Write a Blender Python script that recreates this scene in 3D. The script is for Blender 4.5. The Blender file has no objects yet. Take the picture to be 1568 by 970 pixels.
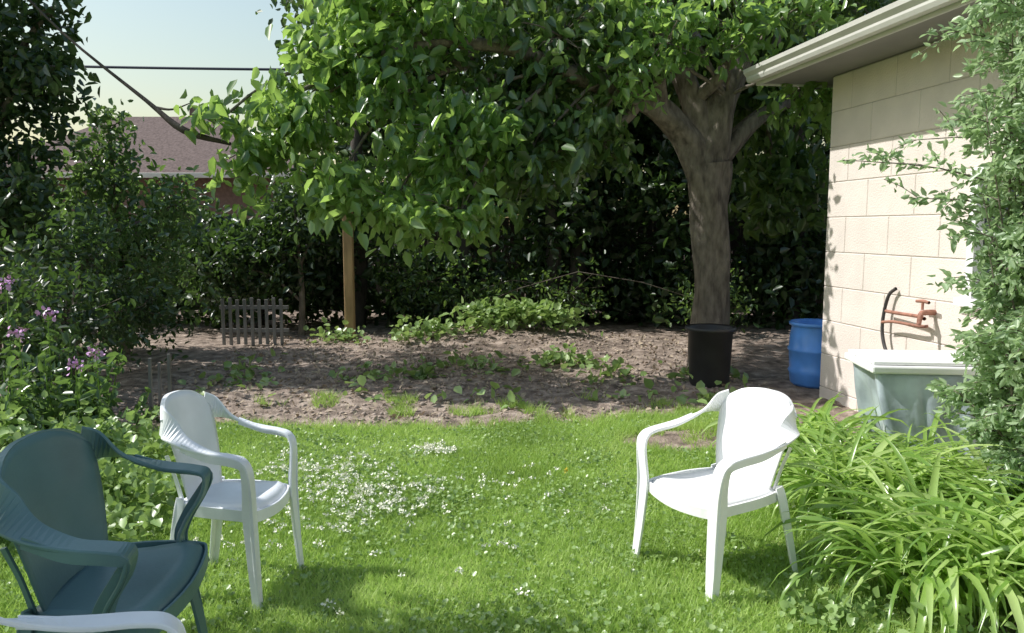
import bpy, math, numpy as np
from mathutils import Vector
rng=np.random.default_rng(7)
scene=bpy.context.scene
scene.view_settings.view_transform='Standard'
try: scene.view_settings.look='None'
except Exception: pass
scene.view_settings.exposure=0

# ---------------------------------------------------------------- helpers
def link(o,parent=None):
    scene.collection.objects.link(o)
    if parent is not None: o.parent=parent
    return o
def empty(name,loc=(0,0,0),rz=0,scale=(1,1,1)):
    e=bpy.data.objects.new(name,None); e.location=loc; e.rotation_euler=(0,0,rz); e.scale=scale
    e.empty_display_size=.1
    return link(e)
def mesh(name,verts,faces,mat,parent=None,smooth=False,loc=None):
    me=bpy.data.meshes.new(name); me.from_pydata([tuple(v) for v in verts],[],faces)
    if smooth:
        me.polygons.foreach_set('use_smooth',[True]*len(me.polygons))
    me.materials.append(mat); me.update()
    o=bpy.data.objects.new(name,me)
    if loc: o.location=loc
    return link(o,parent)
def npmesh(name,V,F,mat,parent=None,rnd=None,smooth=False,attrs=None):
    me=bpy.data.meshes.new(name)
    V=np.ascontiguousarray(V,dtype=np.float32); F=np.ascontiguousarray(F,dtype=np.int32)
    k=F.shape[1]
    me.vertices.add(len(V)); me.vertices.foreach_set('co',V.ravel())
    me.loops.add(F.size); me.loops.foreach_set('vertex_index',F.ravel())
    me.polygons.add(len(F)); me.polygons.foreach_set('loop_start',np.arange(0,F.size,k,dtype=np.int32))
    if smooth: me.polygons.foreach_set('use_smooth',np.ones(len(F),dtype=bool))
    me.update(calc_edges=True)
    if rnd is not None:
        a=me.attributes.new('rnd','FLOAT','POINT'); a.data.foreach_set('value',np.asarray(rnd,dtype=np.float32))
    if attrs:
        for kk,vv in attrs.items():
            a=me.attributes.new(kk,'FLOAT','POINT'); a.data.foreach_set('value',np.asarray(vv,dtype=np.float32))
    me.materials.append(mat)
    return link(bpy.data.objects.new(name,me),parent)
def box(name,c,s,mat,parent=None,bevel=0.0):
    x,y,z=[q/2 for q in s]
    v=[(-x,-y,-z),(x,-y,-z),(x,y,-z),(-x,y,-z),(-x,-y,z),(x,-y,z),(x,y,z),(-x,y,z)]
    f=[(0,3,2,1),(4,5,6,7),(0,1,5,4),(1,2,6,5),(2,3,7,6),(3,0,4,7)]
    o=mesh(name,v,f,mat,parent,loc=c)
    if bevel>0:
        m=o.modifiers.new('b','BEVEL'); m.width=bevel; m.segments=2
    return o
def catmull(P,n=6):
    P=np.array(P,float); Q=np.vstack([2*P[0]-P[1],P,2*P[-1]-P[-2]]); out=[]
    for i in range(1,len(Q)-2):
        for t in np.linspace(0,1,n,endpoint=False):
            p0,p1,p2,p3=Q[i-1],Q[i],Q[i+1],Q[i+2]
            out.append(.5*((2*p1)+(-p0+p2)*t+(2*p0-5*p1+4*p2-p3)*t*t+(-p0+3*p1-3*p2+p3)*t**3))
    out.append(Q[-2]); return np.array(out)
def ribbon(name,pts,W,width,thick,mat,parent=None,n=6):
    """flat rounded bar swept along pts; W = width direction per point, width per point"""
    arr=np.hstack([np.array(pts,float),np.array(W,float),np.array(width,float)[:,None]])
    A=catmull(arr,n); P=A[:,:3]; Wd=A[:,3:6]; wd=A[:,6]
    T=np.gradient(P,axis=0); T/=np.linalg.norm(T,axis=1)[:,None]
    Wd=Wd-(Wd*T).sum(1)[:,None]*T; Wd/=np.linalg.norm(Wd,axis=1)[:,None]
    N=np.cross(T,Wd)
    prof=[(-1,-.45),(-.93,-1),(.93,-1),(1,-.45),(1,.45),(.93,1),(-.93,1),(-1,.45)]
    V=[];F=[]
    for i in range(len(P)):
        for a,b in prof: V.append(P[i]+Wd[i]*a*wd[i]/2+N[i]*b*thick/2)
    m=len(prof)
    for i in range(len(P)-1):
        for j in range(m):
            F.append((i*m+j,i*m+(j+1)%m,(i+1)*m+(j+1)%m,(i+1)*m+j))
    F.append(tuple(range(m))[::-1]); F.append(tuple((len(P)-1)*m+j for j in range(m)))
    return mesh(name,V,F,mat,parent,smooth=False)
def tube_data(pts,rad,seg=8,n=4):
    A=catmull(np.hstack([np.array(pts,float),np.array(rad,float)[:,None]]),n)
    P=A[:,:3]; R=A[:,3]
    T=np.gradient(P,axis=0); T/=np.linalg.norm(T,axis=1)[:,None]+1e-9
    ref=np.array([0.13,0.2,1.0]) if abs(T[0][2])<.8 else np.array([1.0,.1,0.05])
    V=[];F=[]
    for i in range(len(P)):
        u=np.cross(T[i],ref); u/=np.linalg.norm(u)+1e-9; v=np.cross(T[i],u)
        for k in range(seg):
            a=2*math.pi*k/seg; rr=R[i]*(1+(.10*math.sin(3*a+i*.5)+.07*math.sin(5*a-i*.3) if R[i]>.08 else 0)); V.append(P[i]+(u*math.cos(a)+v*math.sin(a))*rr)
    for i in range(len(P)-1):
        for k in range(seg): F.append((i*seg+k,i*seg+(k+1)%seg,(i+1)*seg+(k+1)%seg,(i+1)*seg+k))
    return V,F
def tubes(name,lst,mat,parent=None,seg=8,n=4):
    V=[];F=[]
    for pts,rad in lst:
        v,f=tube_data(pts,rad,seg,n); o=len(V); V+=v; F+=[tuple(q+o for q in t) for t in f]
    return mesh(name,V,F,mat,parent,smooth=True)
def lathe(name,prof,mat,parent=None,seg=40,loc=(0,0,0)):
    V=[];F=[]
    for r,z in prof:
        for k in range(seg):
            a=2*math.pi*k/seg; V.append((r*math.cos(a),r*math.sin(a),z))
    for i in range(len(prof)-1):
        for k in range(seg): F.append((i*seg+k,i*seg+(k+1)%seg,(i+1)*seg+(k+1)%seg,(i+1)*seg+k))
    return mesh(name,V,F,mat,parent,smooth=True,loc=loc)
def vnoise(x,y,seed=0):
    ix=np.floor(x);iy=np.floor(y);fx=x-ix;fy=y-iy
    fx=fx*fx*(3-2*fx);fy=fy*fy*(3-2*fy)
    def h(a,b):
        s=np.sin(a*127.1+b*311.7+seed*74.7)*43758.5453
        return s-np.floor(s)
    return (h(ix,iy)*(1-fx)+h(ix+1,iy)*fx)*(1-fy)+(h(ix,iy+1)*(1-fx)+h(ix+1,iy+1)*fx)*fy
def fbm(x,y,seed=0,o=4):
    s=0;a=.5
    for i in range(o): s=s+a*vnoise(x*2**i,y*2**i,seed+i); a*=.5
    return s
def sstep(a,b,x):
    t=np.clip((x-a)/(b-a),0,1); return t*t*(3-2*t)

# ---------------------------------------------------------------- materials
def newmat(name):
    m=bpy.data.materials.new(name); m.use_nodes=True; nt=m.node_tree
    return m,nt,nt.nodes['Principled BSDF']
def plain(name,col,rough=.5,noise=.15,scale=8,bump=0.0,bscale=60,spec=.5,metal=0,dirt=None,stretch=1.0):
    m,nt,p=newmat(name); N=nt.nodes;L=nt.links
    tc=N.new('ShaderNodeTexCoord'); mp=N.new('ShaderNodeMapping'); mp.inputs['Scale'].default_value=(1,1,stretch); L.new(tc.outputs['Object'],mp.inputs['Vector'])
    n=N.new('ShaderNodeTexNoise'); n.inputs['Scale'].default_value=scale; n.inputs['Detail'].default_value=5
    L.new(mp.outputs[0],n.inputs['Vector'])
    r=N.new('ShaderNodeValToRGB'); c=np.array(col)
    d=c*(1-noise) if dirt is None else np.array(dirt)
    r.color_ramp.elements[0].position=.3; r.color_ramp.elements[1].position=.65
    r.color_ramp.elements[0].color=(*d,1); r.color_ramp.elements[1].color=(*np.clip(c*(1+noise*.4),0,1),1)
    L.new(n.outputs['Fac'],r.inputs['Fac']); L.new(r.outputs['Color'],p.inputs['Base Color'])
    p.inputs['Roughness'].default_value=rough; p.inputs['Metallic'].default_value=metal
    p.inputs['Specular IOR Level'].default_value=spec
    if bump>0:
        n2=N.new('ShaderNodeTexNoise'); n2.inputs['Scale'].default_value=bscale; n2.inputs['Detail'].default_value=6
        L.new(mp.outputs[0],n2.inputs['Vector'])
        b=N.new('ShaderNodeBump'); b.inputs['Strength'].default_value=bump; b.inputs['Distance'].default_value=.02
        L.new(n2.outputs['Fac'],b.inputs['Height']); L.new(b.outputs['Normal'],p.inputs['Normal'])
    return m
def leafmat(name,c0,c1,c2,trans=(.2,.34,.03),mix=.35,rough=.42,spec=.5):
    m,nt,p=newmat(name); N=nt.nodes;L=nt.links
    at=N.new('ShaderNodeAttribute'); at.attribute_name='rnd'
    r=N.new('ShaderNodeValToRGB'); e=r.color_ramp.elements; e[0].position=.05;e[1].position=.95
    e[0].color=(*c0,1); e[1].color=(*c2,1); k=e.new(.5); k.color=(*c1,1)
    L.new(at.outputs['Fac'],r.inputs['Fac']); L.new(r.outputs['Color'],p.inputs['Base Color'])
    p.inputs['Roughness'].default_value=rough; p.inputs['Specular IOR Level'].default_value=spec
    t=N.new('ShaderNodeBsdfTranslucent')
    mc=N.new('ShaderNodeMix'); mc.data_type='RGBA'; mc.inputs['Factor'].default_value=.65
    L.new(r.outputs['Color'],mc.inputs['A']); mc.inputs['B'].default_value=(*trans,1)
    L.new(mc.outputs['Result'],t.inputs['Color'])
    ms=N.new('ShaderNodeMixShader'); ms.inputs[0].default_value=mix
    L.new(p.outputs[0],ms.inputs[1]); L.new(t.outputs[0],ms.inputs[2])
    L.new(ms.outputs[0],N['Material Output'].inputs['Surface'])
    return m

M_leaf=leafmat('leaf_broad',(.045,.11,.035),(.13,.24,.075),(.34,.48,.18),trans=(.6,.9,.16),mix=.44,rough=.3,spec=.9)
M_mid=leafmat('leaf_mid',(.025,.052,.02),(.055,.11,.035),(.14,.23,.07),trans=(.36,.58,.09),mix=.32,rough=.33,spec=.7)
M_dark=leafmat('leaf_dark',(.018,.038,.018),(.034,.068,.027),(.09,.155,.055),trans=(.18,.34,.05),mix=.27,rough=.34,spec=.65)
M_shrub=leafmat('leaf_shrub',(.04,.085,.035),(.09,.165,.065),(.23,.34,.14),trans=(.3,.5,.09),mix=.35,rough=.3,spec=.8)
M_pale=leafmat('leaf_pale',(.20,.30,.16),(.35,.47,.28),(.53,.64,.42),trans=(.62,.85,.38),mix=.45,rough=.35,spec=.7)
M_lily=leafmat('leaf_strap',(.15,.27,.055),(.30,.45,.11),(.50,.64,.24),trans=(.6,.87,.18),mix=.42,rough=.27,spec=.8)
M_grass=leafmat('grass_blades',(.21,.33,.065),(.35,.50,.12),(.53,.65,.23),trans=(.6,.84,.18),mix=.42,rough=.5)
M_cover=leafmat('leaf_groundcover',(.15,.23,.07),(.26,.39,.13),(.42,.54,.23),trans=(.42,.62,.13),mix=.3,rough=.35,spec=.7)
M_bark=plain('bark',(.21,.18,.15),.9,.5,16,.9,50,spec=.2,dirt=(.095,.08,.066),stretch=.35)
M_white=plain('white_plastic',(.90,.90,.90),.35,.04,4,.05,90)
M_white2=plain('white_plastic_weathered',(.80,.83,.87),.4,.1,5,.05,90)
M_teal=plain('teal_plastic',(.10,.19,.205),.4,.2,4,.05,90)
M_blue=plain('blue_plastic',(.12,.34,.90),.3,.15,5)
M_black=plain('black_plastic',(.03,.03,.032),.5,.3,6)
M_block=plain('painted_block',(.75,.67,.615),.85,.08,3,.35,70,spec=.2)
M_mortar=plain('mortar',(.48,.43,.39),.95,.15,12,.3,90,spec=.1)
M_trim=plain('cream_trim',(.60,.59,.55),.5,.08,5)
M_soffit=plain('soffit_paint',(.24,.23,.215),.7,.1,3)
M_shingle=plain('roof_shingle',(.17,.13,.12),.95,.35,14,.5,40,spec=.1)
M_brick=plain('brick_wall',(.18,.12,.10),.9,.3,10,.3,40)
M_wood=plain('post_wood',(.5,.34,.18),.8,.35,9,.3,60,spec=.2,stretch=.2)
M_oldwood=plain('weathered_wood',(.08,.07,.062),.9,.4,9,.4,50,spec=.1,stretch=.3)
M_picket=plain('picket_wood',(.26,.25,.24),.9,.4,9,.4,50,spec=.1,stretch=.3)
M_tub=plain('tub_plastic',(.50,.55,.58),.5,.15,4)
M_tarp=plain('grey_tarp',(.52,.60,.65),.45,.3,3,.15,25,spec=.5,dirt=(.20,.24,.27))
M_rust=plain('rusty_pipe',(.36,.17,.12),.7,.4,20,.3,60)
M_rubber=plain('dark_rubber',(.05,.045,.045),.6,.3,10)
M_petal=plain('white_petal',(.88,.88,.74),.7,.1,30)
M_purple=plain('purple_petal',(.66,.38,.66),.7,.25,30)
M_yellow=plain('yellow_petal',(.7,.5,.03),.7,.2,30)
M_cable=plain('cable_black',(.02,.03,.06),.6,.1,5)
mg,ntg,pg=newmat('window_glass'); pg.inputs['Base Color'].default_value=(.03,.04,.045,1); pg.inputs['Roughness'].default_value=.06

# ground
def soilmask(x,y):
    edge=6.3+1.1*(fbm(x*.9,y*.9,3)-.45)+.7*(fbm(x*4,y*4,8,3)-.45)+.35*sstep(.8,2.2,x)
    s=sstep(-.22,.22,y-edge)
    p=sstep(1.15,.8,np.sqrt(((x-1.5)/.8)**2+((y-5.8)/.3)**2)+.5*(fbm(x*3,y*3,9)-.5))
    w=sstep(1.75,1.95,x+.4*(fbm(x*2,y*2,5)-.5)-.12*(y-4))
    l=sstep(-2.55,-2.85,x+.5*(fbm(x*1.5,y*1.5,6)-.5)+.1*(y-4))
    return np.clip(np.maximum.reduce([s,p,w,l*sstep(3,5,y)]),0,1)
def gz(x,y):
    s=soilmask(x,y)
    near=(np.abs(x)<12)&(y<20)&(y>-5)
    z=.03*(fbm(x*.6,y*.6,11)-.5)+s*(.09*(fbm(x*4,y*4,12,4)-.5)+.03*(fbm(x*14,y*14,15,2)-.4))
    z=z+.22*np.exp(-((x+.3)**2/2.2+(y-10.8)**2/1.0))
    return np.where(near,z,0)
def axis(lo,hi,step,far):
    a=np.arange(lo,hi,step); g=[];d=step
    x=hi
    while x<far: g.append(x); d*=1.35; x+=d
    g.append(far)
    gl=[];d=step;x=lo-step
    while x>-far: gl.append(x); d*=1.35; x-=d
    gl.append(-far)
    return np.concatenate([gl[::-1],a,g])
xs=axis(-5.5,4.5,.045,400.); ys=axis(1.5,12.5,.045,400.)
X,Y=np.meshgrid(xs,ys); Z=gz(X,Y); S=soilmask(X,Y)
V=np.stack([X.ravel(),Y.ravel(),Z.ravel()],1); nx=len(xs);ny=len(ys)
ii=(np.arange(ny-1)[:,None]*nx+np.arange(nx-1)[None,:]).ravel()
F=np.stack([ii,ii+1,ii+nx+1,ii+nx],1)
m,nt,p=newmat('ground_mat'); N=nt.nodes;L=nt.links
tc=N.new('ShaderNodeTexCoord')
def noise(sc,det=6):
    n=N.new('ShaderNodeTexNoise'); n.inputs['Scale'].default_value=sc; n.inputs['Detail'].default_value=det; L.new(tc.outputs['Object'],n.inputs['Vector']); return n
def ramp(n,stops):
    r=N.new('ShaderNodeValToRGB'); e=r.color_ramp.elements
    e[0].position,e[0].color=stops[0][0],(*stops[0][1],1); e[1].position,e[1].color=stops[-1][0],(*stops[-1][1],1)
    for q in stops[1:-1]:
        k=e.new(q[0]); k.color=(*q[1],1)
    L.new(n.outputs['Fac'],r.inputs['Fac']); return r
rs=ramp(noise(7,8),[(.3,(.12,.095,.078)),(.5,(.28,.22,.18)),(.7,(.48,.395,.33))])
rg=ramp(noise(9,6),[(.3,(.12,.18,.045)),(.5,(.20,.29,.075)),(.7,(.30,.35,.12))])
at=N.new('ShaderNodeAttribute'); at.attribute_name='soil'
mx=N.new('ShaderNodeMix'); mx.data_type='RGBA'; L.new(at.outputs['Fac'],mx.inputs['Factor']); L.new(rg.outputs['Color'],mx.inputs['A']); L.new(rs.outputs['Color'],mx.inputs['B'])
L.new(mx.outputs['Result'],p.inputs['Base Color']); p.inputs['Roughness'].default_value=.95; p.inputs['Specular IOR Level'].default_value=.15
nb=noise(45,6); b=N.new('ShaderNodeBump'); b.inputs['Strength'].default_value=.8; b.inputs['Distance'].default_value=.03
L.new(nb.outputs['Fac'],b.inputs['Height']); L.new(b.outputs['Normal'],p.inputs['Normal'])
npmesh('ground',V,F,m,smooth=True,attrs={'soil':S.ravel()})

# ---------------------------------------------------------------- leaf machinery
T6=np.array([[0,0,0],[.5,.28,.10],[.42,.66,.10],[0,1,-.10],[-.42,.66,.10],[-.5,.28,.10]])
F6=np.array([[0,1,2,3],[0,3,4,5]])
def leaves(name,P,size,mat,parent=None,w=.45,droop=.5,up=.6,axis_dir=None,ns=1.2):
    n=len(P); size=np.broadcast_to(size,(n,))*rng.uniform(.55,1.35,n)
    d=rng.normal(size=(n,3)); d/=np.linalg.norm(d,axis=1)[:,None]
    if axis_dir is not None: d=d*.7+axis_dir
    d[:,2]-=droop; d/=np.linalg.norm(d,axis=1)[:,None]
    nn=rng.normal(size=(n,3)); nn/=np.linalg.norm(nn,axis=1)[:,None]; nn[:,2]+=up
    x=np.cross(d,nn); x/=np.linalg.norm(x,axis=1)[:,None]+1e-9; z=np.cross(x,d)
    T=T6.copy(); T[:,0]*=w
    V=P[:,None,:]+size[:,None,None]*(T[None,:,0:1]*x[:,None,:]+T[None,:,1:2]*d[:,None,:]+T[None,:,2:3]*z[:,None,:])
    F=(np.arange(n)[:,None,None]*6+F6[None]).reshape(-1,4)
    r=np.clip(.6*rng.uniform(0,1,n)+.9*fbm(P[:,0]*ns+P[:,2]*.7,P[:,1]*ns+P[:,2]*ns,77,3)-.22,0,1)
    return npmesh(name,V.reshape(-1,3),F,mat,parent,rnd=np.repeat(r,6))
def clump(c,r,n,sub=45,sig=.16,shell=.5):
    """leaves gathered on twigs scattered through an ellipsoid"""
    k=max(3,n//sub); u=rng.normal(size=(k,3)); u/=np.linalg.norm(u,axis=1)[:,None]
    rad=rng.uniform(0,1,k)**shell
    C=np.array(c)+u*rad[:,None]*np.array(r)*rng.uniform(.75,1.12,(k,1))
    idx=rng.integers(0,k,n)
    sg=sig*rng.uniform(.6,1.4,k)[idx][:,None]
    P=C[idx]+rng.normal(size=(n,3))*sg*np.array([1,1,.75])
    return P,C
def many(cl,**k):
    Ps=[];Cs=[]
    for c,r,n in cl:
        P,C=clump(c,r,n,**k); Ps.append(P);Cs.append(C)
    P=np.vstack(Ps); return P[P[:,2]>.02],Cs
def twigs(origin_fn,Cs,cl,r0=.03,step=1):
    out=[]
    for (c,r,n),C in zip(cl,Cs):
        o=np.array(origin_fn(c)); c=np.array(c)
        mid=(o+c)/2+np.array([0,0,.15*np.linalg.norm(o-c)])
        out.append(([o,mid,c],[r0,r0*.7,r0*.4]))
        for q in C[::step]:
            out.append(([c,(c+q)/2+rng.normal(size=3)*.05,q],[r0*.35,r0*.22,.003]))
    return out

# ---------------------------------------------------------------- main shade tree
ox,oy=2.2,8.7
tree=empty('shade_tree',(ox,oy,0))
def loc(L_,dx=0): return [(np.array(p)-np.array([2.1+dx,8.7,0])) for p in L_]
trunk=[([(2.1,8.7,-.1),(2.1,8.7,.1),(2.12,8.7,.9),(2.08,8.7,1.7),(2.02,8.68,2.3)],[.28,.22,.19,.2,.24]),
 ([(2.03,8.68,2.1),(1.75,8.6,2.6),(1.25,8.4,2.95),(.55,8.2,3.15),(-.3,8.0,3.4),(-1.4,7.9,3.3),(-2.2,7.8,2.9)],[.2,.15,.12,.09,.065,.04,.02]),
 ([(2.0,8.68,2.2),(2.15,8.7,2.9),(2.45,8.8,3.7),(2.9,9.1,5),(3.2,9.5,6.2)],[.2,.17,.14,.1,.04]),
 ([(2.05,8.68,2.3),(1.85,8.7,3.0),(1.6,8.8,3.6),(1.1,9.1,4.6),(.6,9.5,5.6)],[.17,.13,.11,.08,.03]),
 ([(2.05,8.7,2.2),(2.6,8.9,2.8),(3.3,9.2,3.2),(4.2,9.5,4)],[.12,.09,.07,.03]),
 ([(1.25,8.4,2.95),(1.05,8.3,2.7),(.8,8.2,2.75)],[.07,.045,.02]),
 ([(1.5,8.5,2.8),(1.42,8.3,3.2),(1.5,8.25,3.5)],[.08,.06,.05]),
 ([(1.9,8.65,3.0),(2.1,8.4,3.2),(2.15,8.3,3.45)],[.08,.06,.05])]
tubes('trunk',[(loc(p),r) for p,r in trunk],M_bark,tree,seg=20,n=7)
hang=[((-2.07,7.8,2.68),(.6,.6,.55),600),((-2.5,7.8,2.3),(.4,.4,.35),230),((-2.85,7.7,2.6),(.25,.25,.2),70),
 ((-1.74,7.7,2.0),(.45,.5,.4),350),((-1.15,7.7,1.85),(.45,.5,.42),360),((-1.45,7.9,3.15),(.8,.7,.6),900),
 ((-.55,7.8,2.55),(.75,.7,.6),950),((-.5,7.6,1.75),(.5,.5,.36),330),
 ((-.9,8.0,3.8),(.9,.8,.6),850),((-1.6,7.9,3.75),(.45,.5,.45),300),((-2.05,7.9,3.4),(.3,.3,.3),90)]
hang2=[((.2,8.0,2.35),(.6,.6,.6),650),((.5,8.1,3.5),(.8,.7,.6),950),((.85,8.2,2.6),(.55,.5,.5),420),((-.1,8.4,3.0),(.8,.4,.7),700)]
P,Cs=many(hang,sub=11,sig=.095)
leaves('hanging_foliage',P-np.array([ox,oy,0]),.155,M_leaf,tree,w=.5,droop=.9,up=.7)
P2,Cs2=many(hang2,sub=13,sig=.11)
leaves('shade_tinted_foliage',P2-np.array([ox,oy,0]),.155,M_mid,tree,w=.5,droop=.9,up=.7)  # darker leaf colour stands in for shade on the right-hand clusters
tw=twigs(lambda c:(min(c[0]+1.1,1.3),8.2,3.2),Cs+Cs2,hang+hang2,.028,2)
tubes('twigs',[(loc(p,.1),r) for p,r in tw],M_bark,tree,seg=5,n=2)
front=[((1.5,7.9,3.4),(.55,.35,.35),330),((2.2,7.95,3.6),(.6,.35,.4),380),((2.9,8.1,3.0),(.45,.35,.5),340),((1.2,7.9,3.1),(.35,.3,.25),120),((3.0,8.4,3.9),(.6,.4,.4),340),((1.35,8.2,3.9),(.6,.4,.35),340)]
P,Cs=many(front,sub=12,sig=.10)
leaves('front_foliage',P-np.array([ox,oy,0]),.125,M_leaf,tree,w=.5,droop=.7,up=.7)
tw=twigs(lambda c:(2.3,8.6,3.0),Cs,front,.025,2)
tubes('front_twigs',[(loc(p,.1),r) for p,r in tw],M_bark,tree,seg=5,n=2)
crown=[((1.2,9.9,5.3),(1.8,1.4,1.0),3000),((3.4,9.8,5.2),(1.8,1.6,1.1),3000),((-.5,10.6,5.4),(1.3,1.3,1.0),2000),((1.5,12,5.8),(2.4,1.8,1.3),3200),
 ((4.6,12,5.2),(1.8,1.7,1.4),2200),((1.1,9.6,3.7),(.9,.8,.6),1100),((2.9,9.6,3.4),(.9,.7,.8),1200),((3.3,9.9,2.2),(.7,.6,.7),800),((1.9,9.8,4.2),(1.2,.9,.5),1000),((-1.6,9.4,5.6),(1.1,1.1,.8),1400)]
P,Cs=many(crown,sub=26,sig=.17)
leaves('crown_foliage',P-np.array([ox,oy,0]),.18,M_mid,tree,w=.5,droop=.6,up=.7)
tw=twigs(lambda c:(2.2+.3*(c[0]-2.2),9.0,3.6),Cs,crown,.05,4)
tubes('crown_branches',[(loc(p,.1),r) for p,r in tw],M_bark,tree,seg=5,n=2)

# ---------------------------------------------------------------- background woods
bg=[]
for x in np.arange(-3.0,9.5,1.15):
    for z,ry in ((.7,.8),(2.1,.9),(3.5,1.0),(5.0,1.1)):
        bg.append(((x+rng.uniform(-.4,.4),13.3+rng.uniform(-.7,.7)+(.8 if z>3 else 0),z+rng.uniform(-.3,.3)),(.95,.8,.95),1050))
for x in np.arange(-13,-3.2,1.2):
    for z in (.6,1.45):
        bg.append(((x,13.0+rng.uniform(-.7,.7),z),(.9,.8,.62),700))
for x in np.arange(-3.2,13,1.7):
    for z in (1.2,3.0,4.8,6.8):
        bg.append(((x,16.6+rng.uniform(-.5,.5),z),(1.5,.8,1.4),900))
for x,z in ((.8,2.8),(1.8,3.4),(2.8,2.6),(1.6,1.9),(3.6,3.4),(.2,3.8)): bg.append(((x,14.4,z),(1.0,.6,.9),1100))
P,Cs=many(bg,sub=30,sig=.2)
bt=empty('background_trees',(0,0,0))
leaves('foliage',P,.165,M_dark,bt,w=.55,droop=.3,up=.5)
tr=[]
for x in (-2.6,-.9,.6,1.0,3.2,4.6,6.4):
    tr.append(([(x,12.9,-.1),(x+.1,12.95,1.2),(x+.05,13,2.8),(x+.3,13.2,5)],[.16,.13,.1,.05]))
for x in (-11,-9,-6.5,-4.2): tr.append(([(x,13,-.1),(x+.1,13,.8),(x,13,1.7)],[.08,.06,.03]))
tubes('trunks',tr,M_oldwood,bt)

def smalltree(name,base,cl,mat,size,w=.5,h=2.,r0=.12,sub=35,sig=.2,droop=.4,up=.5,tstep=4):
    e=empty(name,base); b=np.array(base)
    P,Cs=many(cl,sub=sub,sig=sig)
    leaves('foliage',P-b,size,mat,e,w=w,droop=droop,up=up)
    L_=[([(0,0,-.1),(.03,0,h*.5),(0,.05,h)],[r0,r0*.8,r0*.6])]
    tw=twigs(lambda c:(b[0],b[1]+.05,h*.95 if c[2]>h else max(.2,c[2]*.5)),Cs,cl,r0*.45,tstep)
    L_+=[([np.array(q)-b for q in p],r) for p,r in tw]
    tubes('trunk_and_branches',L_,M_bark,e,seg=6,n=2)
    return e
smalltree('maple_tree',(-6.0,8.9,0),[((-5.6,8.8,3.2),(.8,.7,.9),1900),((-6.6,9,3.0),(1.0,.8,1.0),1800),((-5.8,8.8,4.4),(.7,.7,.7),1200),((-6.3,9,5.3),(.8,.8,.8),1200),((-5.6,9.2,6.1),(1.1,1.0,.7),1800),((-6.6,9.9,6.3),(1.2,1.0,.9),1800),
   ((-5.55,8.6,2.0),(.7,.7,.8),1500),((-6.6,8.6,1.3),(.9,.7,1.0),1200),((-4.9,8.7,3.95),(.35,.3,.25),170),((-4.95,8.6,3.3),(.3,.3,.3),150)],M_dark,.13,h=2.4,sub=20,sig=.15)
smalltree('cherry_tree',(-4.3,1.9,0),[((-3.9,2.3,3.1),(.9,.75,.7),2600),((-3.1,2.1,3.0),(.8,.65,.6),2100),((-4.5,1.8,3.2),(.8,.8,.6),1500),((-2.8,1.3,3.3),(.9,.7,.5),1700),((-3.4,2.85,2.7),(.55,.35,.4),700),((-2.95,3.05,3.05),(.6,.3,.3),900)],M_leaf,.11,h=2.2,r0=.1)
smalltree('lilac_shrub',(-5.0,10,0),[((-5.1,10,2.2),(.6,.5,.6),1000),((-4.8,10,1.3),(.9,.6,.7),1500),((-5.8,10,1.3),(.9,.6,.8),1300),((-5.0,9.9,2.85),(.3,.3,.25),200),((-4.3,10.1,1.9),(.4,.4,.4),380),((-5.4,9.8,.6),(1.1,.6,.5),1300)],M_shrub,.11,h=1.3,r0=.07,sub=14,sig=.12)
smalltree('lilac_shrub',(-3.2,11.8,0),[((-3.4,11.9,1.3),(.8,.5,.7),1200),((-4.2,11.9,1.0),(.7,.4,.8),1100),((-2.7,12,1.9),(.5,.5,.6),700),((-3.3,11.9,2.1),(.5,.4,.35),400)],M_dark,.115,h=1.1,r0=.06,sub=20,sig=.15)
smalltree('currant_bush',(-.9,12,0),[((-1.3,12,.8),(.8,.4,.7),900),((-.4,12.1,.5),(.7,.4,.45),600),((.9,12.1,.6),(.8,.4,.5),600),((2.9,11.6,.5),(.7,.4,.5),500)],M_mid,.09,h=.5,r0=.02,sub=13,sig=.14)
smalltree('border_shrub',(-4.1,7.2,0),[((-4.2,7.3,.8),(.6,.7,.7),1300),((-4.5,8.2,1.3),(.6,.7,.9),1300),((-4.0,6.2,.5),(.5,.6,.45),800),((-4.5,6.6,1.0),(.4,.6,.6),700),((-4.1,8.6,.7),(.5,.5,.55),800)],M_dark,.085,h=.7,r0=.05,sub=18,sig=.14)

fp=empty('phlox_flowers',(-3.2,5.4,0)); o_=np.array([-3.2,5.4,0])
st=[];LP=[];FP=[]
for i in range(210):
    x=rng.uniform(-4.0,-2.6); y=rng.uniform(3.6,6.4)
    if x>-2.8-.1*(y-4): continue
    h=rng.uniform(.25,.75)*(1 if x<-3.1 else .5); tip=np.array([x+rng.normal()*.08,y+rng.normal()*.08,h])
    b0=np.array([x,y,0]); st.append(([b0-o_,(b0+tip)/2-o_,tip-o_],[.005,.004,.003]))
    t=rng.uniform(.1,1,22)[:,None]; LP.append(b0+(tip-b0)*t+rng.normal(size=(22,3))*.03)
for (x,y,h) in [(-2.95,5.5,.72),(-3.02,5.35,.66),(-3.4,5.7,.98),(-3.75,5.8,1.2),(-3.3,5.2,.9)]:
    b0=np.array([x,y,0]);tip=np.array([x,y,h]); st.append(([b0-o_,(b0+tip)/2-o_,tip-o_],[.006,.004,.003]))
    FP.append(tip+rng.normal(size=(30,3))*np.array([.03,.03,.022]))
    t=rng.uniform(.1,.9,26)[:,None]; LP.append(b0+(tip-b0)*t+rng.normal(size=(26,3))*.02)
tubes('stems',st,M_lily,fp,seg=4,n=2)
leaves('leaves',np.vstack(LP)-o_,.095,M_shrub,fp,w=.42,droop=.1,up=.6)
leaves('blossoms',np.vstack(FP)-o_,.027,M_purple,fp,w=.9,droop=0,up=.6)
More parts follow.
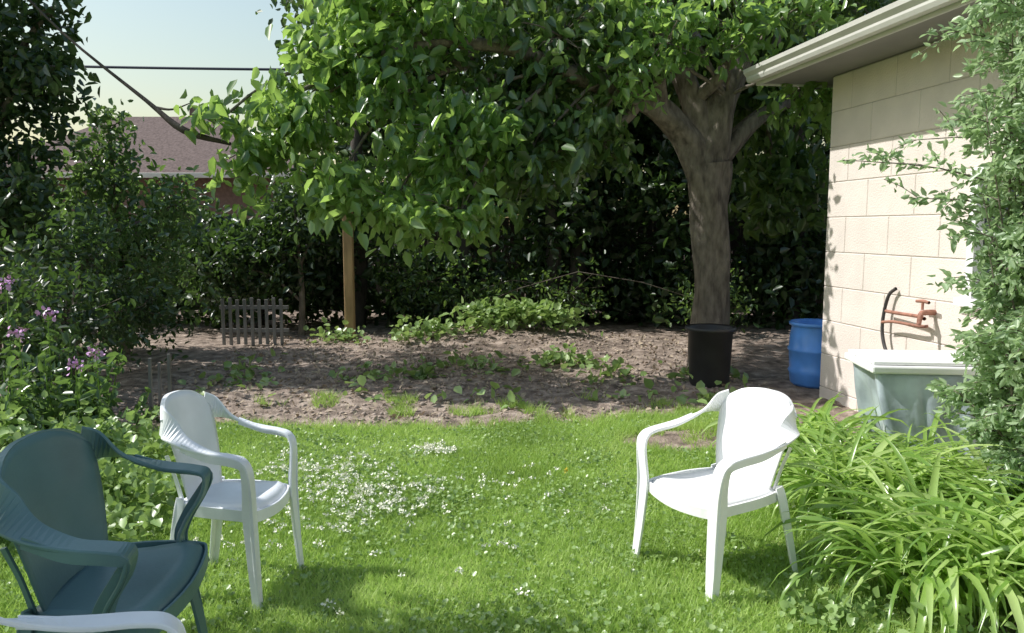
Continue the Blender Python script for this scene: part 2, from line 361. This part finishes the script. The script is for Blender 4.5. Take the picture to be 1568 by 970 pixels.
P,_=many([((-2.35,4.3,.1),(.45,.5,.14),1100),((-2.7,5.0,.14),(.4,.5,.18),1100),((-2.0,3.7,.06),(.4,.4,.08),600),((-2.75,3.9,.2),(.35,.4,.25),800),((-3.1,4.4,.3),(.3,.5,.3),700)],sub=18,sig=.07)
leaves('weed_groundcover',P,.06,M_cover,None,w=.75,droop=0,up=1.1,ns=3)
P,_=many([((-.9,10.5,.1),(1.1,.35,.08),360),((.1,10.9,.28),(1.0,.35,.08),850),((-1.2,8.5,.04),(1.2,.28,.03),230),((.5,9.1,.05),(.5,.4,.04),260),((-.5,8.9,.04),(1.0,.45,.03),140),((-2.4,10.9,.1),(.5,.4,.1),120),((2.0,8.3,.06),(.5,.35,.06),130),((1.1,8.2,.04),(.8,.5,.03),90),((-1.0,7.2,.03),(1.8,.5,.02),110),((-3.0,8.3,.05),(.7,1.2,.05),150),((1.5,7.2,.04),(.8,.3,.03),110)],sub=7,sig=.10)
P[:,2]=np.maximum(P[:,2]-.05,0)+gz(P[:,0],P[:,1])
leaves('garden_vine_patch',P,.10,M_cover,None,w=.8,droop=-.05,up=1.6,ns=3)
n=3400; cx=rng.uniform(-3.6,2.6,n); cy=rng.uniform(6.0,11.5,n); k=soilmask(cx,cy)>.6; cx=cx[k];cy=cy[k]
P=np.stack([cx,cy,gz(cx,cy)+.012],1)
leaves('leaf_litter',P,.05,plain('dry_leaf',(.42,.34,.25),.9,.4,20),None,w=.6,droop=.05,up=1.4)
n=1700; cx=rng.uniform(-3.6,2.4,n); cy=rng.uniform(6.0,11,n); k=soilmask(cx,cy)>.6; cx=cx[k];cy=cy[k]; n=len(cx)
oc=np.array([[1,0,0],[-1,0,0],[0,1,0],[0,-1,0],[0,0,.7],[0,0,-.7]]); of=np.array([[0,2,4],[2,1,4],[1,3,4],[3,0,4],[2,0,5],[1,2,5],[3,1,5],[0,3,5]])
sz=rng.uniform(.008,.04,n)[:,None,None]*rng.uniform(.6,1.3,(n,6,1))
V=np.stack([cx,cy,gz(cx,cy)],1)[:,None,:]+oc[None]*sz
npmesh('soil_clods',V.reshape(-1,3),(np.arange(n)[:,None,None]*6+of[None]).reshape(-1,3),plain('clod_earth',(.36,.29,.24),.95,.4,20,.5,60))

# ---------------------------------------------------------------- lawn
n=430000
gx=rng.uniform(-3.2,2.6,n); gy=1.6+(7.3-1.6)*rng.uniform(0,1,n)
dens=.55+.9*(fbm(gx*2.2,gy*2.2,21)-.3)
tuft=(fbm(gx*3,gy*3,61,3)>.60)&(gx<1.8)
k=((soilmask(gx,gy)<rng.uniform(.1,.9,n))|(tuft&(rng.uniform(0,1,n)<.35)))&(rng.uniform(0,1,n)<dens+.15); gx=gx[k];gy=gy[k];n=len(gx)
h=(.018+.06*fbm(gx*1.6,gy*1.6,31)*rng.uniform(.5,1.4,n))*(1+.9*soilmask(gx,gy))
a=rng.uniform(0,2*np.pi,n); wv=np.stack([np.cos(a),np.sin(a),0*a],1)*.0032*rng.uniform(.7,1.4,n)[:,None]
b0=rng.uniform(0,2*np.pi,n); ln=rng.uniform(.2,1.2,n)*h; tip=np.stack([np.cos(b0)*ln,np.sin(b0)*ln,h],1)
P=np.stack([gx,gy,gz(gx,gy)-.003],1)
V=np.stack([P-wv,P+wv,P+tip],1).reshape(-1,3)
r=np.clip(.35*rng.uniform(0,1,n)+1.6*(fbm(gx*1.3,gy*1.3,41)-.27)+.35*(fbm(gx*7,gy*7,43,2)-.4),0,1)
npmesh('lawn_grass',V,np.arange(3*n).reshape(-1,3),M_grass,rnd=np.repeat(r,3))
n=42000; gx=rng.uniform(-3,2.2,n); gy=rng.uniform(2.2,6.5,n)
k=(soilmask(gx,gy)<.3)&(fbm(gx*1.8,gy*1.8,51)>rng.uniform(.3,.62,n)); gx=gx[k];gy=gy[k]
leaves('clover_leaves',np.stack([gx,gy,gz(gx,gy)+rng.uniform(.012,.04,len(gx))],1),.022,M_cover,None,w=1.0,droop=0,up=2.2,ns=3)
cs=[(-1.25,5.0,.4,70),(-.85,4.5,.42,120),(-.55,5.45,.14,40),(-1.1,4.0,.45,45),(-.2,4.8,.6,20),(-1.7,4.8,.4,12),(.3,4.4,.9,10),(1.6,4.2,.35,10),(-.4,3.7,.9,8)]
C=[]
for x,y,s,kk in cs: C.append(np.stack([x+rng.normal(size=kk)*s*.55,y+rng.normal(size=kk)*s*.5],1))
C=np.vstack(C); C=C[soilmask(C[:,0],C[:,1])<.3]
pp=np.repeat(np.stack([C[:,0],C[:,1],gz(C[:,0],C[:,1])+.045],1),14,0); pp=pp+rng.normal(size=pp.shape)*np.array([.012,.012,.005])
leaves('clover_blossoms',pp,.013,M_petal,None,w=.8,droop=-.5,up=.5)
pp=np.repeat(np.array([[.35,4.9,.05],[.9,5.3,.05]]),20,0)+rng.normal(size=(40,3))*.006
leaves('dandelion_blossoms',pp,.013,M_yellow,None,w=.6,droop=-.6,up=.4)

# ---------------------------------------------------------------- strap-leaved daylilies
def straps(name,bases,nper,Lr,mat,wd=.022):
    V=[];F=[];R=[];o=0
    ns=9
    for (bx,by,ls) in bases:
        for j in range(nper):
            a=rng.uniform(0,2*math.pi); Lh=rng.uniform(*Lr)*ls; th0=rng.uniform(math.radians(58),math.radians(88)); bend=rng.uniform(1.3,3.0)
            px=bx+rng.normal()*.05; py=by+rng.normal()*.05
            p=np.array([px,py,float(gz(np.array(px),np.array(py)))]); h=np.array([math.cos(a),math.sin(a),0]); s=np.array([-math.sin(a),math.cos(a),0])
            w0=wd*rng.uniform(.6,1.3); tw=rng.normal()*.5; rr=rng.uniform()
            for i in range(ns+1):
                t=i/ns; th=th0-bend*t**1.5
                if i: p=p+(h*math.cos(th)+np.array([0,0,1])*math.sin(th))*Lh/ns
                if p[2]<.01: p[2]=.01
                w=w0*(.75+.5*t if t<.4 else .95*(1-((t-.4)/.6)**2.2)+.02)
                sd=s*math.cos(tw*t)+np.array([0,0,1])*math.sin(tw*t); up=np.cross(sd,h*math.cos(th)+np.array([0,0,1])*math.sin(th))
                V+= [p-sd*w/2-up*w*.22,p,p+sd*w/2-up*w*.22]; R+=[rr]*3
                if i: q=o+i*3; F+= [(q-3,q-2,q+1,q),(q-2,q-1,q+2,q+1)]
            o+=(ns+1)*3
    return npmesh(name,np.array(V),np.array(F),mat,rnd=R,smooth=True)
bs=[]
for i in range(54):
    y=rng.uniform(2.75,4.4); bs.append((1.66+rng.uniform(0,1.0),y,1.0))
for i in range(17): bs.append((rng.uniform(1.75,2.2),rng.uniform(4.4,5.4),.95))
for i in range(7): bs.append((rng.uniform(2.3,2.9),rng.uniform(4.3,4.5),.45))
straps('daylily_plant',bs,20,(.5,.9),M_lily,.033)
P,_=many([((1.45,3.05,.04),(.5,.25,.05),400),((1.7,2.6,.06),(.5,.3,.06),450)],sub=18,sig=.07)
leaves('ivy_groundcover',P,.045,M_cover,None,w=.8,droop=0,up=1.1,ns=3)

# ---------------------------------------------------------------- shrub on the right
sb=(2.70,3.72,0)
sh=empty('privet_shrub',sb); b0=np.array(sb)
st=[];LP=[];LD=[]
def cane(p,tipp,arch,r,nl,draw=True):
    p=np.array(p,float);t_=np.array(tipp,float); m1=p+(t_-p)*.5+np.array([0,0,arch])
    C=catmull([p,m1,t_],12)
    if draw: st.append(([q-b0 for q in C[::4]],list(np.linspace(r,.002,len(C[::4])))))
    t=rng.uniform(.12,1,nl)*(len(C)-1); i=np.clip(t.astype(int),0,len(C)-2); f=(t-i)[:,None]
    LP.append(C[i]*(1-f)+C[i+1]*f+rng.normal(size=(nl,3))*.014); dd=C[i+1]-C[i]; LD.append(dd/np.linalg.norm(dd,axis=1)[:,None])
    return C
for k in range(100):
    a=rng.uniform(0,2*math.pi); zt=rng.uniform(.7,3.5); R=rng.uniform(.1,.5)
    base=b0+np.array([rng.normal()*.10,rng.normal()*.10,0])
    tip=b0+np.array([math.cos(a)*R,math.sin(a)*R*1.1,zt])
    C=cane(base,tip,.3*R,.012,50)
    for j in range(20):
        q=C[rng.integers(5,len(C))]; d=rng.normal(size=3); d[2]=abs(d[2])*.3; d/=np.linalg.norm(d)
        cane(q,q+d*rng.uniform(.1,.28)+np.array([0,0,-.03]),.03,.003,32)
for k in range(16):
    a=rng.uniform(2.0,4.6); base=b0+np.array([rng.normal()*.15,rng.normal()*.15,1.6]); tip=b0+np.array([math.cos(a)*rng.uniform(.2,.6),math.sin(a)*.4,rng.uniform(2.5,3.3)])
    C=cane(base,tip,.1,.008,70)
    for j in range(12):
        q=C[rng.integers(6,len(C))]; d=rng.normal(size=3); d/=np.linalg.norm(d); cane(q,q+d*rng.uniform(.1,.22),.02,.002,24)
for q,tp in [((2.6,3.9,1.75),(1.7,4.1,1.95)),((2.6,3.8,1.6),(2.0,3.95,1.75)),((2.65,3.9,1.95),(2.05,4.1,2.05)),((2.6,3.8,2.3),(2.1,3.9,2.55)),((2.7,3.8,2.3),(2.2,3.8,2.7))]:
    C=cane(q,tp,.05,.006,60)
    for j in range(6):
        s=C[rng.integers(3,len(C))]; d=np.array([-.7,rng.normal()*.5,rng.uniform(-.5,.6)]); d/=np.linalg.norm(d)
        cane(s,s+d*rng.uniform(.1,.25),.01,.002,14)
tubes('canes',st,M_bark,sh,seg=4,n=1)
leaves('leaves',np.vstack(LP)-b0,.048,M_pale,sh,w=.42,droop=.1,up=.5,axis_dir=np.vstack(LD)*.6,ns=3)

# ---------------------------------------------------------------- garage
th=math.atan2(-.988,.151); G0=(2.95,7.4,0)
g=empty('block_garage',G0,th)
V=[];F=[]
def addbox(x0,x1,y0,y1,z0,z1,ch=.005):
    o=len(V)
    V.extend([(x0,y1,z0),(x1,y1,z0),(x1,y1,z1),(x0,y1,z1),(x0,y0+ch,z0),(x1,y0+ch,z0),(x1,y0+ch,z1),(x0,y0+ch,z1),
      (x0+ch,y0,z0+ch),(x1-ch,y0,z0+ch),(x1-ch,y0,z1-ch),(x0+ch,y0,z1-ch)])
    F.extend([tuple(o+q for q in f) for f in [(8,9,10,11),(4,5,9,8),(5,6,10,9),(6,7,11,10),(7,4,8,11),(0,1,5,4),(1,2,6,5),(2,3,7,6),(3,0,4,7)]])
H=.32;Lb=.62;j=.003
zs=[-.2+.0]+[.10+H*i for i in range(0,10)]
wx0,wx1,wz0,wz1=1.86,3.1,1.06,2.02
for ci in range(len(zs)-1):
    z0=zs[ci]+j;z1=zs[ci+1]-j
    x=-(Lb/2 if ci%2 else 0.)
    while x<9:
        a=max(x,0.)+j*(x>0); b_=min(x+Lb,9)-j
        if b_>a+.02:
            if z1>wz0 and z0<wz1-.0 and b_>wx0 and a<wx1:
                if a<wx0: addbox(a,wx0-j,0,.1,z0,z1)
                if b_>wx1: addbox(wx1+j,b_,0,.1,z0,z1)
            else: addbox(a,b_,0+rng.uniform(0,.0015),.1,z0,z1)
        x+=Lb
mesh('block_wall',V,F,M_block,g)
def gbox(name,x0,x1,y0,y1,z0,z1,mat,bevel=0): return box(name,((x0+x1)/2,(y0+y1)/2,(z0+z1)/2),(x1-x0,y1-y0,z1-z0),mat,g,bevel)
gbox('mortar_left',.012,wx0,.006,.16,-.2,2.985,M_mortar)
gbox('mortar_right',wx1,8.99,.006,.16,-.2,2.985,M_mortar)
gbox('mortar_below',wx0,wx1,.006,.16,-.2,wz0,M_mortar)
gbox('mortar_above',wx0,wx1,.006,.16,wz1,2.985,M_mortar)
gbox('end_wall',.002,.16,.162,5,-.2,2.985,M_block)
gbox('near_end_wall',8.84,8.99,.162,5,-.2,2.985,M_block)
gbox('rear_wall',.0,9,5.002,5.15,-.2,2.985,M_block)
gbox('window_frame_side',wx0,wx0+.07,-.02,.09,wz0+.05,wz1,M_white,.004)
gbox('window_frame_side_far',wx1-.07,wx1,-.02,.09,wz0+.05,wz1,M_white,.004)
gbox('window_head',wx0+.071,wx1-.071,-.018,.09,wz1-.07,wz1-.001,M_white,.004)
gbox('window_sill',wx0-.05,wx1+.05,-.06,.088,wz0-.01,wz0+.049,M_white,.006)
gbox('window_mullion',(wx0+wx1)/2-.03,(wx0+wx1)/2+.03,.0,.07,wz0+.05,wz1-.071,M_white,.004)
gbox('window_rail',wx0+.072,(wx0+wx1)/2-.031,.005,.07,1.53,1.58,M_white,.004)
gbox('window_pane',wx0+.07,wx1-.07,.05,.056,wz0+.05,wz1-.07,mg)
OV=.5
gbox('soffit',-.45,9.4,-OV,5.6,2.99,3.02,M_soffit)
gbox('fascia',-.47,9.4,-OV-.025,-OV-.001,2.97,3.15,M_trim,.003)
gbox('end_fascia',-.475,-.452,-OV+.002,5.6,2.972,3.15,M_trim,.003)
prof=[(0,0),(-.07,0),(-.085,.03),(-.085,.05),(-.115,.085),(-.12,.12),(-.11,.125),(-.105,.09),(-.075,.055),(-.06,.01),(0,.01)]
V=[];F=[];kx=[-.5,9.4]
for x in kx:
    for a,b_ in prof: V.append((x,-OV-.027+a,3.0+b_))
m_=len(prof)
for i in range(m_): F.append((i,(i+1)%m_,m_+(i+1)%m_,m_+i))
mesh('gutter',V,F,M_trim,g)
cap=[(-.503,-OV-.027+a,3.0+b_) for a,b_ in [(0,0),(-.07,0),(-.085,.03),(-.085,.05),(-.115,.085),(-.12,.12),(0,.12)]]
mesh('gutter_end_cap',cap,[tuple(range(7))],M_trim,g)
rv=[(-.5,-OV-.05,3.155),(9.4,-OV-.05,3.155),(9.4,5.65,3.155),(-.5,5.65,3.155),(2.2,2.55,4.4),(6.8,2.55,4.4)]
mesh('roof',rv,[(0,1,5,4),(1,2,5),(2,3,4,5),(3,0,4),(0,3,2,1)],M_shingle,g)

hb=empty('garden_tap',G0,th)
tubes('supply_pipe',[([(1.05,-.06,.93),(1.25,-.07,.93),(1.48,-.09,.935),(1.6,-.12,.93)],[.014]*4),([(1.5,-.02,.86),(1.5,-.08,.86),(1.2,-.09,.86),(1.05,-.09,.84)],[.012]*4)],M_rust,hb)
tubes('tap_body',[([(1.55,.0,.97),(1.55,-.08,.97),(1.57,-.13,.96),(1.58,-.15,.88)],[.022,.022,.02,.016]),([(1.53,-.09,.99),(1.53,-.09,1.05)],[.01,.01]),([(1.46,-.09,1.05),(1.53,-.09,1.055),(1.6,-.09,1.05)],[.012,.014,.012])],M_rust,hb)
tubes('hose',[([(1.12,-.03,1.12),(1.06,-.05,1.06),(1.02,-.06,.9),(1.03,-.07,.75),(1.1,-.08,.62),(1.2,-.1,.6)],[.014]*6)],M_rubber,hb)

# ---------------------------------------------------------------- laundry tub with a tarp hanging from the rim
t=empty('laundry_tub',(2.80,5.15,-.03),math.radians(-6))
def frustum(name,tx,ty,tz,bx,by,bz,mat,par,th_=.02):
    o=[(-tx,-ty,tz),(tx,-ty,tz),(tx,ty,tz),(-tx,ty,tz),(-bx,-by,bz),(bx,-by,bz),(bx,by,bz),(-bx,by,bz)]
    i=[(-tx+th_,-ty+th_,tz),(tx-th_,-ty+th_,tz),(tx-th_,ty-th_,tz),(-tx+th_,ty-th_,tz),(-bx+th_,-by+th_,bz+th_),(bx-th_,-by+th_,bz+th_),(bx-th_,by-th_,bz+th_),(-bx+th_,by-th_,bz+th_)]
    f=[(4,7,6,5)]+[(4+k,4+(k+1)%4,(k+1)%4,k) for k in range(4)]+[(8+k,8+(k+1)%4,12+(k+1)%4,12+k) for k in range(4)]+[(12,13,14,15)]+[(k,(k+1)%4,8+(k+1)%4,8+k) for k in range(4)]
    ob=mesh(name,o+i,f,mat,par); m=ob.modifiers.new('b','BEVEL'); m.width=.012; m.segments=3; return ob
frustum('basin',.40,.22,.715,.25,.11,.14,M_tub,t)
box('rim_front',(0,-.255,.735),(.96,.07,.05),M_white,t,.012); box('rim_back',(0,.235,.735),(.96,.11,.05),M_white,t,.012)
box('rim_side',(-.435,-.02,.735),(.09,.399,.048),M_white,t,.01); box('rim_side_far',(.435,-.02,.735),(.09,.399,.048),M_white,t,.01)
box('lid_board',(.0,.0,.7745),(.93,.52,.022),M_white,t,.006)
for sx in(-1,1):
    for sy in(-1,1):
        ribbon('leg',[(sx*.34,sy*.16,.70),(sx*.32,sy*.15,.3),(sx*.28,sy*.14,0)],[(1,0,0)]*3,[.05,.045,.04],.03,M_tub,t,3)
cor=[(-.43,.22),(-.43,-.255),(.43,-.255),(.43,.22)]; per=[]
for c0,c1,nn_ in ((cor[0],cor[1],14),(cor[1],cor[2],30),(cor[2],cor[3],14)):
    for q_ in range(nn_): per.append((c0[0]+(c1[0]-c0[0])*q_/nn_,c0[1]+(c1[1]-c0[1])*q_/nn_))
per.append(cor[3]); V=[];F=[];rws=18; np_=len(per)
pa=np.array(per); nrm=pa/np.linalg.norm(pa/np.array([.43,.25]),axis=1)[:,None]; nrm/=np.linalg.norm(nrm,axis=1)[:,None]
for i in range(rws):
    v=i/(rws-1)
    for q_ in range(np_):
        s=q_*.9
        fold=.036*math.sin(s*.55+1.3*v+.8*math.sin(v*4))+.02*math.sin(s*1.25-2.2*v)+.07*(float(fbm(np.array(q_*.22),np.array(v*3.5),5,3))-.4)
        sc=1-.26*v**1.2
        V.append((per[q_][0]*sc+nrm[q_][0]*(.012+fold*v**.6)+.06*v,per[q_][1]*(1+.25*v)+nrm[q_][1]*(.012+abs(fold)*v**.6),.712-(.62+.06*math.sin(q_*.35))*v))
for i in range(rws-1):
    for q_ in range(np_-1): q=i*np_+q_; F.append((q,q+np_,q+np_+1,q+1))
o=mesh('draped_tarp',V,F,M_tarp,t,smooth=True); mm_=o.modifiers.new('s','SOLIDIFY'); mm_.thickness=.004
ribbon('side_tray',[(.16,-.40,.60),(.24,-.46,.63),(.38,-.48,.635),(.55,-.48,.62)],[(0,1,.2)]*4,[.14,.16,.16,.14],.025,M_white,t,5)

br=empty('blue_barrel',(3.12,7.95,0))
lathe('drum',[(0,0),(.22,0),(.245,.03),(.255,.12),(.27,.15),(.255,.18),(.265,.34),(.28,.36),(.28,.38),(.265,.40),(.26,.52),(.245,.60),(.25,.615),(.255,.64),(.245,.65),(.23,.64),(.225,.6),(0,.6)],M_blue,br)
lathe('cap_ring',[(.262,.615),(.272,.62),(.272,.645),(.262,.655),(.255,.645)],M_blue,br)
bb=empty('black_bin',(2.03,7.95,0))
lathe('bin_body',[(0,0),(.19,0),(.2,.02),(.225,.56),(.245,.565),(.25,.59),(.24,.60),(.215,.59),(.19,.04),(0,.04)],M_black,bb)
lathe('bin_rim',[(.245,.565),(.256,.57),(.256,.6),(.246,.605)],M_black,bb)

# ---------------------------------------------------------------- chairs
def chair(loc_,facing,mat,sc=(1,1,1),name='plastic_garden_chair',k=1.15,raked=False):
    rz=math.atan2(-facing[0],facing[1]); e=empty(name,loc_,rz,sc)
    V=[];F=[];nu,nv=17,15
    for i in range(nv):
        v=i/(nv-1)
        for jx in range(nu):
            u=-1+2*jx/(nu-1)
            hw=.205+.045*min(1,v*1.3); x=hw*u
            y=-.215+.47*v-(.03*u*u if v>.5 else 0)
            z=.425-.018*(1-u*u)*math.sin(math.pi*min(1,v*1.05))+.012*v-.055*max(0,(v-.86)/.14)**2-.03*max(0,(abs(u)-.88)/.12)**2
            V.append((x,y,z))
    for i in range(nv-1):
        for jx in range(nu-1): q=i*nu+jx; F.append((q,q+1,q+nu+1,q+nu))
    o=mesh('seat',V,F,mat,e,smooth=True); m=o.modifiers.new('s','SOLIDIFY'); m.thickness=.009; m.offset=-1
    ribbon('seat_skirt',[(-.21,-.22,.40),(-.25,-.05,.40),(-.252,.15,.395),(-.22,.225,.385),(0,.258,.375),(.22,.225,.385),(.252,.15,.395),(.25,-.05,.40),(.21,-.22,.40)],[(0,0,1)]*9,[.05]*9,.012,mat,e,4)
    V=[];F=[];nu,nv=19,16
    for i in range(nv):
        v=i/(nv-1)
        for jx in range(nu):
            u=-1+2*jx/(nu-1)
            hw=.17+.085*v**.7-.02*max(0,v-.8)/.2
            x=hw*u; z=.40+.455*v-.075*abs(u)**3.2*v
            y=-.205-.13*v+.075*u*u*(.5+.5*v)-.0+ .012*math.sin(v*3)
            V.append((x,y,z))
    for i in range(nv-1):
        for jx in range(nu-1): q=i*nu+jx; F.append((q,q+nu,q+nu+1,q+1))
    o=mesh('backrest',V,F,mat,e,smooth=True); m=o.modifiers.new('s','SOLIDIFY'); m.thickness=.009; m.offset=0
    top=[V[(nv-1)*nu+kk] for kk in range(0,nu,3)]
    ribbon('back_top_rim',[(p[0],p[1]-.008,p[2]-.006) for p in top],[(0,1,.1)]*len(top),[.028]*len(top),.012,mat,e,4)
    for s in(-1,1):
        if raked:
            low=[(s*.29,.19,.57),(s*.276,.12,.48),(s*.262,.10,.40),(s*.262,.15,.2),(s*.27,.19,0)]; fl=[(s*.314,.175,.57),(s*.30,.105,.48),(s*.288,.085,.40),(s*.288,.135,.2),(s*.29,.175,.004)]
        else:
            low=[(s*.285,.235,.585),(s*.272,.238,.50),(s*.262,.236,.40),(s*.268,.25,.2),(s*.28,.268,0)]; fl=[(s*.314,.222,.585),(s*.301,.225,.50),(s*.293,.222,.40),(s*.293,.235,.2),(s*.298,.252,.004)]
        pts=[(s*.215,-.285,.765),(s*.262,-.225,.745),(s*.295,-.12,.695),(s*.305,.02,.66),(s*.303,.14,.648),(s*.295,.205,.632)]+low
        W=[(.25*s,.1,-1),(.5*s,.2,-.8),(s*.9,.1,-.4),(s,0,0),(s,0,0),(s,0,0),(s,.0,0),(s,0,0),(s,0,0),(s,0,0),(s,0,0)]
        ribbon('armrest_and_front_leg',pts,W,[q*k for q in [.11,.095,.07,.06,.058,.06,.062,.062,.066,.055,.038]],.014,mat,e,6)
        ribbon('arm_flange',[(p[0]+s*.026*k,p[1],p[2]-.014) for p in pts[2:6]]+fl,
               [(0,.1,1)]*3+[(0,.6,.8)]+[(0,1,0)]*5,[.034,.034,.034,.034,.044,.052,.06,.05,.034],.008,mat,e,5)
        lp=[(s*.20,-.215,.44),(s*.215,-.225,.38),(s*.235,-.26,.2),(s*.25,-.30,0)]
        ribbon('rear_leg',lp,[(1,0,0)]*4,[.05,.06,.048,.034],.012,mat,e,5)
        ribbon('rear_leg_flange',[(p[0]+s*.024,p[1]+.02,max(p[2],.002)) for p in lp],[(0,1,0)]*4,[.045,.05,.04,.028],.008,mat,e,5)
        ribbon('side_strut',[(s*.18,-.21,.42),(s*.195,-.235,.52),(s*.215,-.27,.62)],[(s*.3,1,0)]*3,[.03,.025,.03],.008,mat,e,3)
    return e
chair((.95,3.55,.0),(-.88,-.475),M_white,(.93,.97,.97))
chair((-1.23,3.36,.0),(.985,-.17),M_white2,(.72,.80,1.03))
chair((-1.27,2.45,.0),(.985,.08),M_teal,(1.2,.82,1.1),raked=True)
chair((-.93,1.49,.0),(.75,.3),M_white2,(1,1,1))

# ---------------------------------------------------------------- posts, fences, house, wires
pe=empty('wooden_post',(-2.33,11.2,0))
box('post',(0,0,.95),(.13,.13,1.95),M_wood,pe,.01); box('post_cap',(0,0,1.94),(.15,.15,.03),M_wood,pe,.006)
pf=empty('picket_fence',(-3.55,10.7,0))
for i in range(9): box('picket',(-.42+.1*i,0,.32),(.045,.02,.64+.03*math.sin(i*2.)),M_picket,pf,.004)
box('rail',(0,.025,.2),(.95,.025,.05),M_picket,pf); box('rail_top',(0,.025,.52),(.95,.025,.05),M_picket,pf)
gs=empty('garden_stakes',(-3.1,6.6,0))
for dx,dy,hh in((0,0,.5),(.12,.1,.52),(-.08,.35,.4)): ribbon('stake',[(dx,dy,-.05),(dx+.01,dy,hh)],[(1,0,0)]*2,[.03,.025],.02,M_picket,gs,2)
bf=empty('added_board_fence',(0,15.3,0))  # fence added behind the foliage to block low sky glints and keep it dark
V=[];F=[]
for i in range(180):
    x=-14+i*.155; h=1.8+rng.uniform(-.015,.015); o=len(V)
    V+=[(x,0,0),(x+.148,0,0),(x+.148,.02,0),(x,.02,0),(x,0,h),(x+.148,0,h),(x+.148,.02,h),(x,.02,h)]
    F+=[tuple(o+q for q in f) for f in [(0,3,2,1),(4,5,6,7),(0,1,5,4),(1,2,6,5),(2,3,7,6),(3,0,4,7)]]
mesh('boards',V,F,M_oldwood,bf)
h=empty('brick_house',(-10.6,23,0))
box('walls',(0,3,1.5),(9.2,6,3.2),M_brick,h)
rv=[(-5.1,-.6,3.1),(5.1,-.6,3.1),(5.1,6.6,3.1),(-5.1,6.6,3.1),(-2.2,3,5.2),(1.0,3,5.2)]
mesh('hip_roof',rv,[(0,1,5,4),(1,2,5),(2,3,4,5),(3,0,4),(0,3,2,1)],M_shingle,h)
box('eaves_gutter',(0,-.66,3.08),(10.2,.11,.14),M_trim,h,.01)
box('chimney',(.4,3.2,5.2),(.5,.5,.6),M_brick,h,.01)
box('window_left',(-1.2,-.012,1.7),(1.2,.02,1.1),M_white,h); box('window_glass',(-1.2,-.03,1.7),(1.0,.012,.9),mg,h)
up=empty('utility_pole',(-15.5,20,0)); lathe('pole',[(.14,-.2),(.1,7),(0,7)],M_oldwood,up,12)
up=empty('utility_pole',(11,20,0)); lathe('pole',[(.14,-.2),(.1,7),(0,7)],M_oldwood,up,12)
xs_=np.linspace(-15.5,11,14)
tubes('overhead_cable',[([(x,20,5.5+.0012*(x+2.25)**2) for x in xs_],[.035]*14)],M_cable)
tubes('dead_branch',[([(-6.0,8.9,4.9),(-5.3,8.4,4.3),(-4.5,8.1,3.55),(-3.6,7.9,2.85),(-3.2,7.8,2.55),(-2.75,7.8,2.42)],[.03,.014,.012,.02,.035,.018]),([(-3.5,7.9,2.78),(-3.3,7.8,2.75),(-3.1,7.8,2.82)],[.015,.01,.004])],M_oldwood)

# ---------------------------------------------------------------- light & camera
el=math.radians(48); az=np.array([-.985,.13]); az/=np.linalg.norm(az)
Sd=Vector((az[0]*math.cos(el),az[1]*math.cos(el),math.sin(el)))
sl=bpy.data.lights.new('sun','SUN'); sl.energy=5.0; sl.angle=math.radians(.5); sl.color=(1,.98,.94)
so=bpy.data.objects.new('sun',sl); so.rotation_euler=Sd.to_track_quat('Z','Y').to_euler(); so.location=(0,0,20); link(so)
w=bpy.data.worlds.new('World'); scene.world=w; w.use_nodes=True; N=w.node_tree.nodes;L=w.node_tree.links
sk=N.new('ShaderNodeTexSky'); sk.sky_type='NISHITA'; sk.sun_disc=False; sk.sun_elevation=el; sk.sun_rotation=math.atan2(az[0],az[1])%(2*math.pi)
sk.dust_density=2.0; sk.air_density=1.9; sk.ozone_density=1.5
bgN=N['Background']; bgN.inputs['Strength'].default_value=.15; L.new(sk.outputs[0],bgN.inputs['Color'])
cd=bpy.data.cameras.new('camera'); cd.sensor_width=36; cd.lens=36*1200/1568; cd.clip_end=2000; cd.clip_start=.05
co=bpy.data.objects.new('camera',cd); co.location=(0,0,1.6); co.rotation_euler=(math.radians(90-6.42),0,0); link(co)
scene.camera=co
